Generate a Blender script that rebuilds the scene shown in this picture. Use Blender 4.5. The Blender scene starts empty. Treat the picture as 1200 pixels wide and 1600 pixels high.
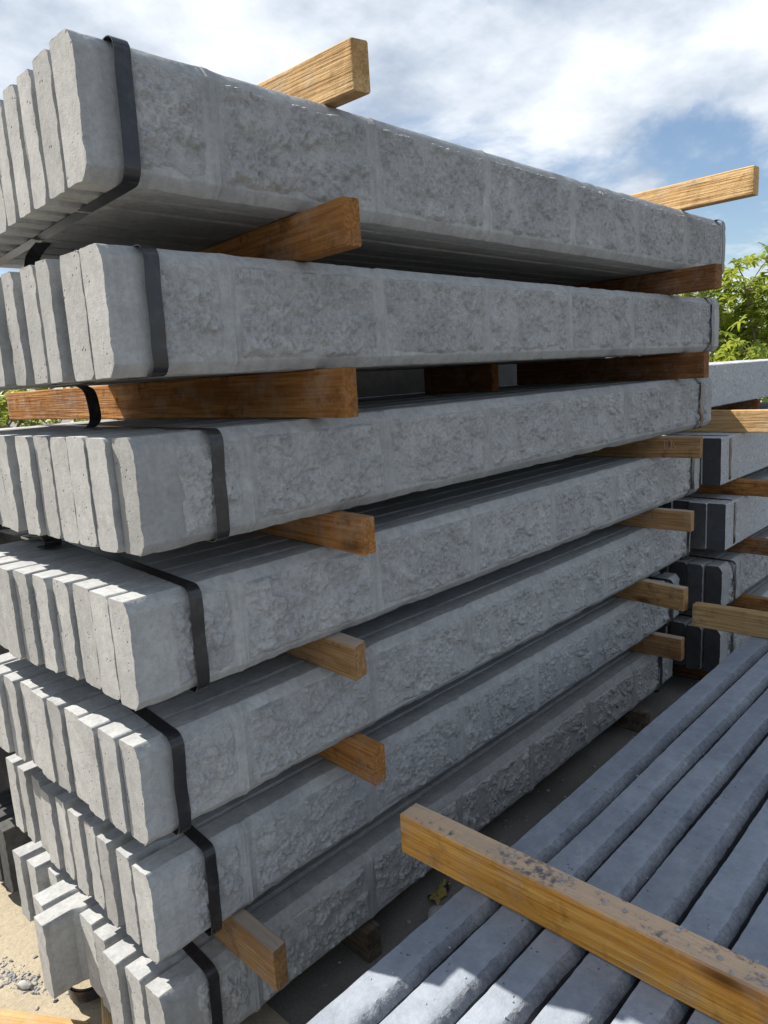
import bpy, math, random
import numpy as np
from mathutils import Vector, Matrix, Quaternion

random.seed(7); np.random.seed(7)
sc = bpy.context.scene
COL = sc.collection
U = 1.08            # metres per layout unit (front of the stack lies about one unit from the eye)
GZ = -1.40          # ground level in layout units, eye at 0
def W(x, y, z): return Vector((x*U, y*U, (z-GZ)*U))

# ------------------------------------------------------------------ camera
F = 1140.3
EX = np.array([1116.,-278.,F]); EX /= np.linalg.norm(EX)
EY = np.array([-1200.,-140.,F]); EY -= EX*(EX@EY); EY /= np.linalg.norm(EY)
EZ = np.cross(EX, EY)
R = np.stack([EX, EY, EZ])
cd = bpy.data.cameras.new('camera'); cam = bpy.data.objects.new('camera', cd); COL.objects.link(cam)
cd.sensor_fit = 'VERTICAL'; cd.sensor_height = 32.0; cd.lens = F/1600*32.0
cd.clip_start = 0.02; cd.clip_end = 2000
M3 = Matrix((R@np.array([1,0,0]), R@np.array([0,-1,0]), R@np.array([0,0,-1]))).transposed()
cam.matrix_world = Matrix.Translation(W(0,0,0)) @ M3.to_4x4()
sc.camera = cam

# ------------------------------------------------------------------ world, sun, exposure
SUN_D = Vector((0.36, -0.79, -1.0)).normalized()
el = math.asin(-SUN_D.z); az = math.atan2(-SUN_D.x, -SUN_D.y)
world = bpy.data.worlds.new('World'); sc.world = world; world.use_nodes = True
nt = world.node_tree; nt.nodes.clear()
def wn(t, **k):
    n = nt.nodes.new(t)
    for a, b in k.items(): setattr(n, a, b)
    return n
out = wn('ShaderNodeOutputWorld'); bg = wn('ShaderNodeBackground'); bg.inputs['Strength'].default_value = 0.066
sky = wn('ShaderNodeTexSky', sky_type='NISHITA', sun_disc=False)
sky.sun_elevation = el; sky.sun_rotation = az % (2*math.pi); sky.air_density = 1.0; sky.dust_density = 0.6; sky.ozone_density = 1.6
tc = wn('ShaderNodeTexCoord'); sp = wn('ShaderNodeSeparateXYZ')
nt.links.new(tc.outputs['Generated'], sp.inputs[0])
def wmath(op, a, b):
    n = wn('ShaderNodeMath', operation=op)
    for i, v in enumerate((a, b)):
        if hasattr(v, 'links'): nt.links.new(v, n.inputs[i])
        else: n.inputs[i].default_value = v
    return n.outputs[0]
zc = wmath('ADD', wmath('MAXIMUM', sp.outputs[2], 0.0), 0.22)
cv = wn('ShaderNodeCombineXYZ')
nt.links.new(wmath('DIVIDE', sp.outputs[0], zc), cv.inputs[0]); nt.links.new(wmath('DIVIDE', sp.outputs[1], zc), cv.inputs[1])
CLOUD_OFF = (3.8, 12.7, 0.0)
mp = wn('ShaderNodeMapping'); mp.inputs['Location'].default_value = CLOUD_OFF
nt.links.new(cv.outputs[0], mp.inputs[0])
n1 = wn('ShaderNodeTexNoise'); n1.inputs['Scale'].default_value = 1.05; n1.inputs['Detail'].default_value = 9; n1.inputs['Roughness'].default_value = 0.6; n1.inputs['Distortion'].default_value = 0.25
nt.links.new(mp.outputs[0], n1.inputs['Vector'])
r1 = wn('ShaderNodeValToRGB'); r1.color_ramp.elements[0].position = 0.42; r1.color_ramp.elements[1].position = 0.55
r1.color_ramp.interpolation = 'EASE'
nt.links.new(n1.outputs['Fac'], r1.inputs[0])
n2 = wn('ShaderNodeTexNoise'); n2.inputs['Scale'].default_value = 2.3; n2.inputs['Detail'].default_value = 9; n2.inputs['Roughness'].default_value = 0.58
mp2 = wn('ShaderNodeMapping'); mp2.inputs['Location'].default_value = (15.1, 4.2, 0)
nt.links.new(cv.outputs[0], mp2.inputs[0]); nt.links.new(mp2.outputs[0], n2.inputs['Vector'])
r2 = wn('ShaderNodeValToRGB'); r2.color_ramp.elements[0].position = 0.36; r2.color_ramp.elements[1].position = 0.60
r2.color_ramp.elements[0].color = (3.6, 4.25, 5.2, 1); r2.color_ramp.elements[1].color = (7.2, 7.6, 8.1, 1)
nt.links.new(n2.outputs['Fac'], r2.inputs[0])
mx = wn('ShaderNodeMix', data_type='RGBA')
nt.links.new(r1.outputs[0], mx.inputs[0]); nt.links.new(sky.outputs[0], mx.inputs[6]); nt.links.new(r2.outputs[0], mx.inputs[7])
nt.links.new(mx.outputs[2], bg.inputs[0]); nt.links.new(bg.outputs[0], out.inputs[0])

sl = bpy.data.lights.new('sun', 'SUN'); sl.energy = 4.6; sl.angle = math.radians(0.53); sl.color = (1.0, 0.945, 0.86)
so = bpy.data.objects.new('sun', sl); COL.objects.link(so)
so.rotation_euler = SUN_D.to_track_quat('-Z', 'Y').to_euler(); so.location = (-4, 8, 10)
sc.view_settings.view_transform = 'Standard'; sc.view_settings.look = 'None'
sc.view_settings.exposure = 1.08; sc.view_settings.gamma = 1.0; sc.view_settings.use_curve_mapping = False

# ------------------------------------------------------------------ material helpers
class NT:
    def __init__(s, name):
        s.m = bpy.data.materials.new(name); s.m.use_nodes = True; s.t = s.m.node_tree
        s.b = s.t.nodes['Principled BSDF']
    def n(s, t, **k):
        n = s.t.nodes.new(t)
        for a, b in k.items(): setattr(n, a, b)
        return n
    def l(s, a, b): s.t.links.new(a, b)
    def coord(s, scale=(1,1,1), rnd=37.0):
        tc = s.n('ShaderNodeTexCoord'); oi = s.n('ShaderNodeObjectInfo')
        mu = s.n('ShaderNodeMath', operation='MULTIPLY'); s.l(oi.outputs['Random'], mu.inputs[0]); mu.inputs[1].default_value = rnd
        ad = s.n('ShaderNodeVectorMath', operation='ADD'); s.l(tc.outputs['Object'], ad.inputs[0]); s.l(mu.outputs[0], ad.inputs[1])
        mp = s.n('ShaderNodeMapping'); mp.inputs['Scale'].default_value = scale; s.l(ad.outputs[0], mp.inputs[0])
        return mp.outputs[0]
    def noise(s, v, scale, detail=4, rough=0.55, dist=0.0):
        n = s.n('ShaderNodeTexNoise'); s.l(v, n.inputs['Vector'])
        n.inputs['Scale'].default_value = scale; n.inputs['Detail'].default_value = detail
        n.inputs['Roughness'].default_value = rough; n.inputs['Distortion'].default_value = dist
        return n.outputs['Fac']
    def ramp(s, f, stops):
        r = s.n('ShaderNodeValToRGB'); cr = r.color_ramp
        while len(cr.elements) < len(stops): cr.elements.new(0.5)
        for e, (p, c) in zip(cr.elements, stops):
            e.position = p; e.color = (c, c, c, 1) if not hasattr(c, '__len__') else (*c, 1)
        s.l(f, r.inputs[0]); return r.outputs[0]
    def mix(s, f, a, b, mode='MIX'):
        n = s.n('ShaderNodeMix', data_type='RGBA', blend_type=mode)
        for i, v in ((0, f), (6, a), (7, b)):
            if hasattr(v, 'links'): s.l(v, n.inputs[i])
            elif i == 0: n.inputs[0].default_value = v
            else: n.inputs[i].default_value = (*v, 1)
        return n.outputs[2]
    def math(s, op, a, b=0.0):
        n = s.n('ShaderNodeMath', operation=op)
        for i, v in enumerate((a, b)):
            if hasattr(v, 'links'): s.l(v, n.inputs[i])
            else: n.inputs[i].default_value = v
        return n.outputs[0]
    def bump(s, h, strength, dist, prev=None):
        n = s.n('ShaderNodeBump'); n.inputs['Strength'].default_value = strength; n.inputs['Distance'].default_value = dist
        s.l(h, n.inputs['Height'])
        if prev is not None: s.l(prev, n.inputs['Normal'])
        return n.outputs[0]
    def done(s, col=None, rough=0.9, nrm=None, spec=0.3):
        if col is not None:
            if hasattr(col, 'links'): s.l(col, s.b.inputs['Base Color'])
            else: s.b.inputs['Base Color'].default_value = (*col, 1)
        s.b.inputs['Roughness'].default_value = rough; s.b.inputs['Specular IOR Level'].default_value = spec
        if nrm is not None: s.l(nrm, s.b.inputs['Normal'])
        return s.m

def concrete(name, lo, hi, stain=(0.30,0.27,0.22), grain=1.0, pits=True, var=0.16, streak=0.0, pale=0.35, cgrain=None, bd=0.004):
    cgrain = grain if cgrain is None else cgrain
    k = NT(name); v = k.coord()
    big = k.noise(v, 5, 5, 0.6); mid = k.noise(v, 26, 5, 0.65); fin = k.noise(v, 330, 3, 0.7); gr = k.noise(v, 95, 4, 0.7)
    col = k.mix(k.ramp(big, [(0.32, 0.0), (0.68, 1.0)]), lo, hi)
    col = k.mix(k.ramp(mid, [(0.42, 0.0), (0.75, 0.55)]), col, tuple(x*0.72 for x in lo))
    col = k.mix(k.ramp(k.noise(v, 9, 6, 0.7, 0.6), [(0.56, 0.0), (0.74, pale)]), col, tuple(min(x*1.45, .62) for x in hi))
    col = k.mix(k.ramp(k.noise(v, 3.1, 4, 0.6, 0.4), [(0.60, 0.0), (0.78, 0.45)]), col, stain)
    if streak:
        sv = k.coord((60, 60, 2.0)); col = k.mix(k.ramp(k.noise(sv, 1.0, 3, 0.5), [(0.45, 0.0), (0.75, streak)]), col, tuple(x*0.7 for x in lo))
    g = k.math('ADD', k.math('MULTIPLY', gr, 0.6), k.math('MULTIPLY', fin, 0.4))
    col = k.mix(min(1.0, 0.55*cgrain), col, k.ramp(g, [(0.33, 0.55), (0.5, 1.0), (0.68, 1.35)]), 'MULTIPLY')
    oi = k.n('ShaderNodeObjectInfo'); rv = k.ramp(oi.outputs['Random'], [(0.0, 1-var), (1.0, 1+var)])
    col = k.mix(1.0, col, rv, 'MULTIPLY')
    h = k.math('ADD', k.math('MULTIPLY', gr, 0.7), k.math('MULTIPLY', fin, 0.3))
    nrm = k.bump(h, min(1.0, 0.55*grain), bd)
    if pits:
        vo = k.n('ShaderNodeTexVoronoi'); k.l(v, vo.inputs['Vector']); vo.inputs['Scale'].default_value = 75; vo.inputs['Randomness'].default_value = 1
        pit = k.math('MULTIPLY', k.ramp(vo.outputs['Distance'], [(0.10, 1.0), (0.2, 0.0)]), k.ramp(k.noise(v, 33, 2), [(0.5 if pits is True else pits, 0.0), (0.58 if pits is True else pits+.04, 1.0)]))
        col = k.mix(k.math('MULTIPLY', pit, 0.7), col, (0.06, 0.06, 0.06))
        nrm = k.bump(k.math('SUBTRACT', 1.0, pit), 0.6, 0.004, nrm)
    return k.done(col, 0.92, nrm, 0.25)

M_SLAB = concrete('slab_concrete', (0.305,0.312,0.315), (0.39,0.395,0.39), streak=0.4, pits=False, grain=0.7, var=0.10, stain=(0.265,0.265,0.26))
M_END = concrete('cast_end_concrete', (0.285,0.281,0.272), (0.375,0.37,0.355), pits=True, grain=0.55, var=0.16, pale=0.4)
M_END_SHADE = concrete('shade_painted_end_concrete', (0.05,0.052,0.056), (0.075,0.077,0.082), pits=False, grain=0.5, pale=0.1)  # ends of the far stack: their shade is painted in as near-black
M_ROCK = concrete('rock_face_concrete', (0.345,0.35,0.353), (0.43,0.433,0.43), stain=(0.32,0.32,0.315), grain=1.8, cgrain=1.1, bd=0.0075, pits=False, var=0.03, pale=0.5)
M_GRIT = concrete('gritty_edge_concrete', (0.15,0.16,0.185), (0.25,0.265,0.29), grain=2.0, pits=False, stain=(0.16,0.16,0.16), pale=0.6, var=0.05)
M_GROOVE = concrete('shade_painted_groove', (0.035,0.037,0.042), (0.075,0.078,0.085), grain=1.6, pits=False, stain=(0.06,0.06,0.06), pale=0.2, var=0.05)  # shade of the gap between slabs, painted into the colour
M_FLAT = concrete('trowelled_concrete', (0.215,0.243,0.287), (0.295,0.322,0.362), grain=0.8, cgrain=0.5, pits=0.6, stain=(0.21,0.22,0.24), pale=0.3, var=0.10)
M_DARK = concrete('charcoal_concrete', (0.16,0.165,0.175), (0.25,0.255,0.265), grain=1.3)
M_BACK = concrete('shade_painted_stack_concrete', (0.05,0.05,0.05), (0.08,0.08,0.079), pits=False)  # near-black so the colour itself carries the back stack's shade

def speckled(name):
    k = NT(name); v = k.coord()
    big = k.noise(v, 4, 4); col = k.mix(big, (0.33,0.345,0.36), (0.41,0.42,0.43))
    for sc_, c, th in ((95, (0.10,0.10,0.11), 0.60), (60, (0.62,0.62,0.60), 0.62), (42, (0.14,0.14,0.15), 0.66)):
        col = k.mix(k.ramp(k.noise(v, sc_, 2, 0.5), [(th, 0.0), (th+0.04, 0.5)]), col, c)
    return k.done(col, 0.85, k.bump(k.noise(v, 150, 3), 0.3, 0.003), 0.3)
M_SPECK = speckled('speckled_concrete')

def timber(name, dark, mid, light, grey=0.0, cement=0.0, dirt=0.75, ring=60.0):
    k = NT(name)
    tc = k.n('ShaderNodeTexCoord'); oi = k.n('ShaderNodeObjectInfo')
    rv = k.n('ShaderNodeCombineXYZ'); k.l(k.math('MULTIPLY', oi.outputs['Random'], 13.7), rv.inputs[1])
    k.l(k.math('ADD', k.math('MULTIPLY', oi.outputs['Random'], 0.12), 0.03), rv.inputs[0]); k.l(k.math('ADD', k.math('MULTIPLY', oi.outputs['Random'], -0.1), -0.06), rv.inputs[2])
    ad = k.n('ShaderNodeVectorMath', operation='ADD'); k.l(tc.outputs['Object'], ad.inputs[0]); k.l(rv.outputs[0], ad.inputs[1])
    mp = k.n('ShaderNodeMapping'); mp.inputs['Scale'].default_value = (11, 1.6, 11); k.l(ad.outputs[0], mp.inputs[0])
    mp2 = k.n('ShaderNodeMapping'); mp2.inputs['Scale'].default_value = (160, 4.5, 160); k.l(ad.outputs[0], mp2.inputs[0])
    dn = k.n('ShaderNodeTexNoise'); k.l(mp.outputs[0], dn.inputs['Vector']); dn.inputs['Scale'].default_value = 1.0; dn.inputs['Detail'].default_value = 3
    s = k.n('ShaderNodeSeparateXYZ'); k.l(ad.outputs[0], s.inputs[0])
    rr = k.math('SQRT', k.math('ADD', k.math('POWER', s.outputs[0], 2.0), k.math('POWER', s.outputs[2], 2.0)))
    rr = k.math('ADD', k.math('MULTIPLY', rr, ring), k.math('MULTIPLY', dn.outputs['Fac'], 7.0))
    fr = k.math('FRACT', rr)
    col = k.mix(k.ramp(fr, [(0.0, 0.25), (0.5, 0.45), (0.88, 0.9), (1.0, 0.3)]), light, mid)
    fib = k.noise(mp2.outputs[0], 1.0, 3, 0.6)
    col = k.mix(k.ramp(fib, [(0.35, 0.7), (0.62, 0.0)]), col, dark)
    big = k.noise(mp.outputs[0], 0.9, 4, 0.6)
    col = k.mix(k.ramp(big, [(0.48, 0.0), (0.72, 0.85)]), col, dark)
    # knots
    mp3 = k.n('ShaderNodeMapping'); mp3.inputs['Scale'].default_value = (10, 3.2, 10); k.l(ad.outputs[0], mp3.inputs[0])
    vo = k.n('ShaderNodeTexVoronoi'); k.l(mp3.outputs[0], vo.inputs['Vector']); vo.inputs['Scale'].default_value = 0.9
    col = k.mix(k.ramp(vo.outputs['Distance'], [(0.05, 0.85), (0.17, 0.0)]), col, (0.07,0.03,0.012))
    # dirt blotches
    nv = k.noise(ad.outputs[0], 19, 6, 0.7)
    col = k.mix(k.ramp(nv, [(0.54, 0.0), (0.70, dirt)]), col, tuple(x*0.35 for x in dark))
    if grey or cement:
        ge = k.n('ShaderNodeNewGeometry'); sn = k.n('ShaderNodeSeparateXYZ'); k.l(ge.outputs['Normal'], sn.inputs[0])
        up = k.ramp(sn.outputs[2], [(0.6, 0.0), (0.9, 1.0)])
        if grey: col = k.mix(k.math('MULTIPLY', up, grey), col, (0.80,0.60,0.43) if cement else (0.42,0.36,0.30))
        if cement:
            cm = k.ramp(k.math('ADD', k.math('MULTIPLY', k.noise(ad.outputs[0], 7, 3, 0.5), 0.62), k.math('MULTIPLY', k.noise(ad.outputs[0], 75, 4, 0.65), 0.38)), [(0.56, 0.0), (0.62, 1.0)])
            col = k.mix(k.math('MULTIPLY', k.math('MULTIPLY', up, cm), cement), col, (0.15,0.16,0.172))
    col = k.mix(k.ramp(k.noise(ad.outputs[0], 11, 6, 0.75), [(0.5, 0.0), (0.72, 0.38)]), col, (0.36,0.33,0.29))
    rv2 = k.ramp(oi.outputs['Random'], [(0.0, 0.78), (1.0, 1.15)])
    col = k.mix(1.0, col, rv2, 'MULTIPLY')
    nrm = k.bump(k.math('ADD', fib, k.math('MULTIPLY', nv, 0.8)), 0.9, 0.005)
    return k.done(col, 0.92, nrm, 0.12)
M_TIM = timber('rough_sawn_timber', (0.16,0.062,0.018), (0.32,0.14,0.042), (0.42,0.21,0.072))
M_TIMP = timber('pale_timber', (0.34,0.19,0.075), (0.50,0.32,0.14), (0.62,0.44,0.23), dirt=0.45)
M_TIMG = timber('weathered_timber', (0.19,0.10,0.045), (0.35,0.20,0.085), (0.45,0.28,0.13), grey=0.75)
M_TIMF = timber('cement_splashed_timber', (0.44,0.15,0.02), (0.72,0.33,0.055), (0.84,0.49,0.13), grey=0.8, cement=0.95, dirt=0.45, ring=34.0)
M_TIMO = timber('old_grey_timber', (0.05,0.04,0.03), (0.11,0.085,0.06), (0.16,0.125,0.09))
M_TIMD = timber('dark_timber', (0.09,0.035,0.015), (0.19,0.08,0.03), (0.27,0.13,0.05))

def plastic(name, c, rough):
    k = NT(name); v = k.coord()
    col = k.mix(k.ramp(k.noise(v, 40, 5, 0.7), [(0.5, 0.0), (0.75, 0.35)]), c, (0.10,0.10,0.095))
    return k.done(col, rough, k.bump(k.noise(v, 240, 2), 0.15, 0.001), 0.5)
M_STRAP = plastic('black_strapping', (0.022,0.022,0.024), 0.26)

def ground_mat(name, a, b, c):
    k = NT(name); tcn = k.n('ShaderNodeTexCoord'); v = tcn.outputs['Object']
    big = k.noise(v, 1.3, 6, 0.6); fine = k.noise(v, 120, 4, 0.7); gr = k.noise(v, 420, 2)
    col = k.mix(k.ramp(big, [(0.35, 0.0), (0.65, 1.0)]), a, b)
    col = k.mix(k.ramp(k.noise(v, 7, 5, 0.65), [(0.52, 0.0), (0.72, 0.5)]), col, c)
    col = k.mix(0.5, col, k.ramp(fine, [(0.3, 0.55), (0.55, 1.0), (0.75, 1.3)]), 'MULTIPLY')
    return k.done(col, 0.95, k.bump(k.math('ADD', fine, k.math('MULTIPLY', gr, 0.5)), 0.5, 0.006), 0.2)
M_GROUND = ground_mat('yard_ground', (0.135,0.13,0.12), (0.20,0.19,0.175), (0.11,0.105,0.095))
M_SAND = ground_mat('sandy_concrete', (0.31,0.265,0.19), (0.37,0.32,0.235), (0.25,0.22,0.17))
M_STONE = concrete('stone_chip', (0.25,0.25,0.25), (0.40,0.39,0.37))

# ------------------------------------------------------------------ object helpers
def link(name, mesh, mat=None, parent=None, loc=None):
    o = bpy.data.objects.new(name, mesh); COL.objects.link(o)
    if mat is not None and mesh is not None:
        mats = mat if isinstance(mat, (tuple, list)) else (mat,)
        while len(mesh.materials) < len(mats): mesh.materials.append(mats[len(mesh.materials)])
        for i_, m_ in enumerate(mats):
            if mesh.materials[i_] != m_: o.material_slots[i_].link = 'OBJECT'; o.material_slots[i_].material = m_
    if parent is not None: o.parent = parent
    if loc is not None: o.location = loc
    return o
def tag(o, label=None, cat=None, group=None, kind=None):
    if label: o['label'] = label
    if cat: o['category'] = cat
    if group: o['group'] = group
    if kind: o['kind'] = kind
    return o
def empty(name, loc, rz=0.0):
    o = bpy.data.objects.new(name, None); COL.objects.link(o); o.location = loc; o.rotation_euler = (0, 0, rz); o.empty_display_size = 0.1
    return o
def mesh_np(name, V, Fc, smooth=None):
    me = bpy.data.meshes.new(name); me.from_pydata([tuple(map(float, p)) for p in V], [], [tuple(map(int, f)) for f in Fc]); me.update()
    if smooth is not None:
        me.polygons.foreach_set('use_smooth', [True]*len(me.polygons))
        me.set_sharp_from_angle(angle=math.radians(smooth))
    return me

# ------------------------------------------------------------------ noise (numpy)
def _h(ix, iy, iz, seed):
    n = (ix.astype(np.int64)*374761393 + iy.astype(np.int64)*668265263 + iz.astype(np.int64)*2147483647 + seed*1274126177) & 0xffffffff
    n = ((n ^ (n >> 13))*1274126177) & 0xffffffff
    n = ((n ^ (n >> 16))*2246822519) & 0xffffffff
    return ((n ^ (n >> 15)) & 0xffff)/65535.0
def vn(x, y, z=0.0, seed=0):
    x, y, z = np.broadcast_arrays(np.asarray(x, float), np.asarray(y, float), np.asarray(z, float))
    ix, iy, iz = np.floor(x), np.floor(y), np.floor(z); fx, fy, fz = x-ix, y-iy, z-iz
    fx, fy, fz = [t*t*(3-2*t) for t in (fx, fy, fz)]
    r = 0
    for a in (0, 1):
        for b in (0, 1):
            for c in (0, 1):
                r = r + _h(ix+a, iy+b, iz+c, seed)*np.where(a, fx, 1-fx)*np.where(b, fy, 1-fy)*np.where(c, fz, 1-fz)
    return r*2-1
def fbm(x, y, z=0.0, seed=0, oc=4, g=0.5):
    r = 0; a = 1.0; s = 1.0
    for o in range(oc):
        r = r + a*vn(np.asarray(x)*s, np.asarray(y)*s, np.asarray(z)*s, seed+o*17); a *= g; s *= 2.03
    return r
def sstep(a, b, x):
    t = np.clip((x-a)/(b-a), 0, 1); return t*t*(3-2*t)

# ------------------------------------------------------------------ slab meshes
L = 2.345*U; H = 0.1855*U; T = 0.0746; PITCH = 0.0756
def ring_mesh(name, xs, ringfn, cap=True, smooth=24):
    V = []; Fc = []
    rings = [ringfn(x) for x in xs]; n = len(rings[0])
    V = np.concatenate(rings)
    for i in range(len(xs)-1):
        a = i*n; b = a+n
        for j in range(n):
            k = (j+1) % n; Fc.append((a+j, a+k, b+k, b+j))
    if cap:
        Fc.append(tuple(range(n-1, -1, -1))); Fc.append(tuple((len(xs)-1)*n+j for j in range(n)))
    me = mesh_np(name, V, Fc, smooth)
    if cap:
        me.polygons[len(Fc)-1].material_index = 1; me.polygons[len(Fc)-2].material_index = 1
    return me

def stations(hi, L=L):
    if hi:
        a = [np.array([0, .003, .007]), np.arange(.014, L-.013, .011), np.array([L-.007, L-.003, L])]
        for j in (.205, .555, .902, 1.268, 1.632, 1.978): a.append(j*U+np.arange(-.021, .0211, .003))
        a = np.unique(np.round(np.concatenate(a), 4)); keep = np.concatenate([[True], np.diff(a) > .0008]); return a[keep]
    a = np.array([0, .003, .007, .014, .024, .036, .05, .06, .07, .08, .09, .10, .115, .14, .17, .2])
    m = np.linspace(.26, L-.26, 26)
    return np.concatenate([a, m, (L-a)[::-1]])

def slab_mesh(name, recess, seed, hi=False, base=0.006, wav=0.006):
    cy, cz = (0.017, 0.020) if hi else (0.008, 0.010)
    nf = 44 if hi else 36
    fz = np.linspace(cz, H-cz, nf)
    pts = [(0.0, z) for z in fz] + [(0.0012, H-cz+.0025), (cy*0.5, H-cz*0.5), (cy-.002, H-0.0018), (cy+.001, H)]
    pts += [(y, H) for y in np.linspace(cy, T, 6)[1:-1]] + [(T-0.003, H), (T, H-0.003)]
    pts += [(T, z) for z in np.linspace(H-0.02, 0.02, 8)] + [(T, 0.003), (T-0.003, 0)]
    pts += [(y, 0.0) for y in np.linspace(T, cy, 6)[1:-1]] + [(cy+.001, 0.0), (cy-.002, 0.0018), (cy*0.5, cz*0.5), (0.0012, cz-.0025)]
    P = np.array(pts); y0, z0 = P[:, 0], P[:, 1]
    front = np.clip((T*0.55-y0)/(T*0.55-cy), 0, 1)     # 1 on the face, 0 at the back half
    def ring(x):
        e = min(x, L-x)
        rec = base*1.0 + recess*(1-float(sstep(.070, .098, np.array(e))))
        y = y0 + rec*front*(1-y0/T)
        z = z0.copy()
        nx = np.full_like(y0, x)
        y += front*(0.0010*fbm(nx*18, z0*18, 0, seed, 3))
        if hi:
            jd = min(abs(x-j*U) for j in (.205, .555, .902, 1.268, 1.632, 1.978))
            if jd < .022: y = y + front*(1-jd/.022)*(-.0046 + .0026*vn(nx*330, z0*5, 0, seed+77))
        # ragged cast edges
        topf = np.exp(-((z0-H)/0.012)**2)*front; botf = np.exp(-(z0/0.012)**2)*front
        ch = np.maximum(0, vn(nx*42, z0*3, 1.3, seed+5)-0.35)*0.0065 + np.maximum(0, vn(nx*9, z0*2, 7.3, seed+6)-0.55)*0.014
        z = z - topf*ch; y = y + (topf+botf)*ch*0.6; z = z + botf*ch*0.7
        z += 0.0009*vn(nx*14, y0*40, 3.1, seed+9)*(z0 > H-0.002) + 0.0009*vn(nx*14, y0*40, 5.1, seed+11)*(z0 < 0.002)
        # wavy front arris at the two ends
        w = max(0.0, 1-e/0.02)
        y += front*w*(wav*0.15*fbm(z0*9, 0*z0, 2.2 if x < L/2 else 8.8, seed+21, 3) + 0.0013*vn(z0*190, 0*z0, 4.4, seed+3) + 0.0026*np.maximum(0, vn(z0*60, 0*z0, 9.4, seed+4)-.25))
        if e < 0.002:
            nx = nx + (1 if x < L/2 else -1)*np.abs(0.0022*fbm(y0*50, z0*30, x, seed+31, 3))
        y = np.minimum(y, T-0.02*front-0.0)if recess > 0 else y
        y = np.where(y0 > T-0.004, y0 + 0.0006*vn(nx*14, z0*20, 1, seed+2), y)
        return np.stack([nx, y, z], 1)
    return ring_mesh(name, stations(hi), ring)

FRONT = slab_mesh('front_slab_mesh', 0.0015, 11, hi=True, base=0.006)
BODY = {}
for r in (2, 8, 16, 24, 30):
    BODY[r] = [slab_mesh('slab_mesh', r*0.001, 100+r*7+s*31, base=0.0012, wav=0.004) for s in range(2)]

# rock faces cast from one mould: the same seven on every bundle
J = [0.072, 0.205, 0.555, 0.902, 1.268, 1.632, 1.978, 2.283]
def rock_mesh(k, seed, x0, x1, amp=1.0, step=0.0022):
    w = x1-x0; zb, ztp = 0.0175, H-0.0195
    nx = int(w/step); nz = int((ztp-zb)/step)
    X, Z = np.meshgrid(np.linspace(x0, x1, nx), np.linspace(zb, ztp, nz), indexing='ij')
    rs = np.random.RandomState(seed)
    # broken facets: tilted planes meeting in creases
    wx = X + 0.010*fbm(X*32, Z*32, 0, seed+1, 3); wz = Z + 0.010*fbm(X*32, Z*32, 5, seed+2, 3)
    fac = 0
    for sz, am, sh in ((0.052, 1.0, 0.0035), (0.021, 0.55, 0.0022)):
        nfc = max(5, int(w*(ztp-zb)/(sz*sz))); cx = rs.uniform(x0, x1, nfc); cz = rs.uniform(zb, ztp, nfc)
        tx = rs.normal(0, .075, nfc); tz = rs.normal(.03, .075, nfc); off = rs.normal(0, .0014, nfc)
        D = np.stack([np.hypot(wx-cx[i], wz-cz[i]) for i in range(nfc)], -1)
        Wt = np.exp(-(D-D.min(-1, keepdims=True))/sh); Wt /= Wt.sum(-1, keepdims=True)
        fac = fac + am*sum(Wt[..., i]*(off[i] + np.clip(tx[i]*(X-cx[i])+tz[i]*(Z-cz[i]), -.0045, .0045)) for i in range(nfc))
    h = 0.0072 + fac*1.9 + amp*(0.0016*fbm(X*55, Z*46, 2, seed+4, 2) + 0.0030*fbm(X*135, Z*112, 3, seed+5, 3, 0.75))
    h -= amp*0.0060*np.maximum(0, vn(X*75, Z*62, 9, seed+6)-0.5)
    # crescent ledges: steep on one side, running out on the other
    for q in range(max(2, int(w/0.06))):
        ax, az_ = rs.uniform(x0+.03, x1-.03), rs.uniform(.045, .16); ang = rs.uniform(-0.5, 0.5); ln = rs.uniform(.018, .046)
        u = (X-ax)*math.cos(ang)+(Z-az_)*math.sin(ang); v = -(X-ax)*math.sin(ang)+(Z-az_)*math.cos(ang)
        u = u - 0.25*v*v/ln + 0.002*fbm(X*90, Z*90, q, seed+40, 2)
        h -= rs.uniform(.005, .0095)*sstep(-0.0013, 0.0013, u)*np.exp(-np.maximum(u, 0)/0.018)*np.exp(-(v/ln)**2)
    d = np.minimum.reduce([(X-x0)*1.1, (x1-X)*1.1, (Z-zb)*0.9, (ztp-Z)*2.2])
    d = d - 0.002 + 0.005*fbm(X*30, Z*30, 4, seed+7, 3)
    e = sstep(-0.002, 0.015, d)
    h = np.clip(h, 0.0034, 0.0155)*e - 0.002*(1-e)
    Y = 0.0072 - h
    V = np.stack([X, Y, Z], -1).reshape(-1, 3)
    idx = np.arange(nx*nz).reshape(nx, nz)
    Fc = np.stack([idx[:-1, :-1], idx[1:, :-1], idx[1:, 1:], idx[:-1, 1:]], -1).reshape(-1, 4)
    # closed back so the piece has thickness
    n0 = len(V); V2 = np.array([[x0, .02, zb], [x1, .02, zb], [x1, .02, ztp], [x0, .02, ztp]])
    V = np.concatenate([V, V2]); Fl = [tuple(f) for f in Fc] + [(n0+3, n0+2, n0+1, n0)]
    b = list(idx[:, 0]); Fl.append(tuple(b[::-1])+(n0, n0+1)); b = list(idx[-1, :]); Fl.append(tuple(b[::-1])+(n0+1, n0+2))
    b = list(idx[:, -1]); Fl.append(tuple(b)+(n0+2, n0+3)); b = list(idx[0, :]); Fl.append(tuple(b)+(n0+3, n0))
    return mesh_np('rock_face_mesh', V, Fl, 60)
ROCK = []
for k in range(7):
    a, b = J[k]*U, J[k+1]*U
    if k > 0: a += 0.011
    if k < 6: b -= 0.011
    ROCK.append(rock_mesh(k, 300+k*13, a, b))

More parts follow.
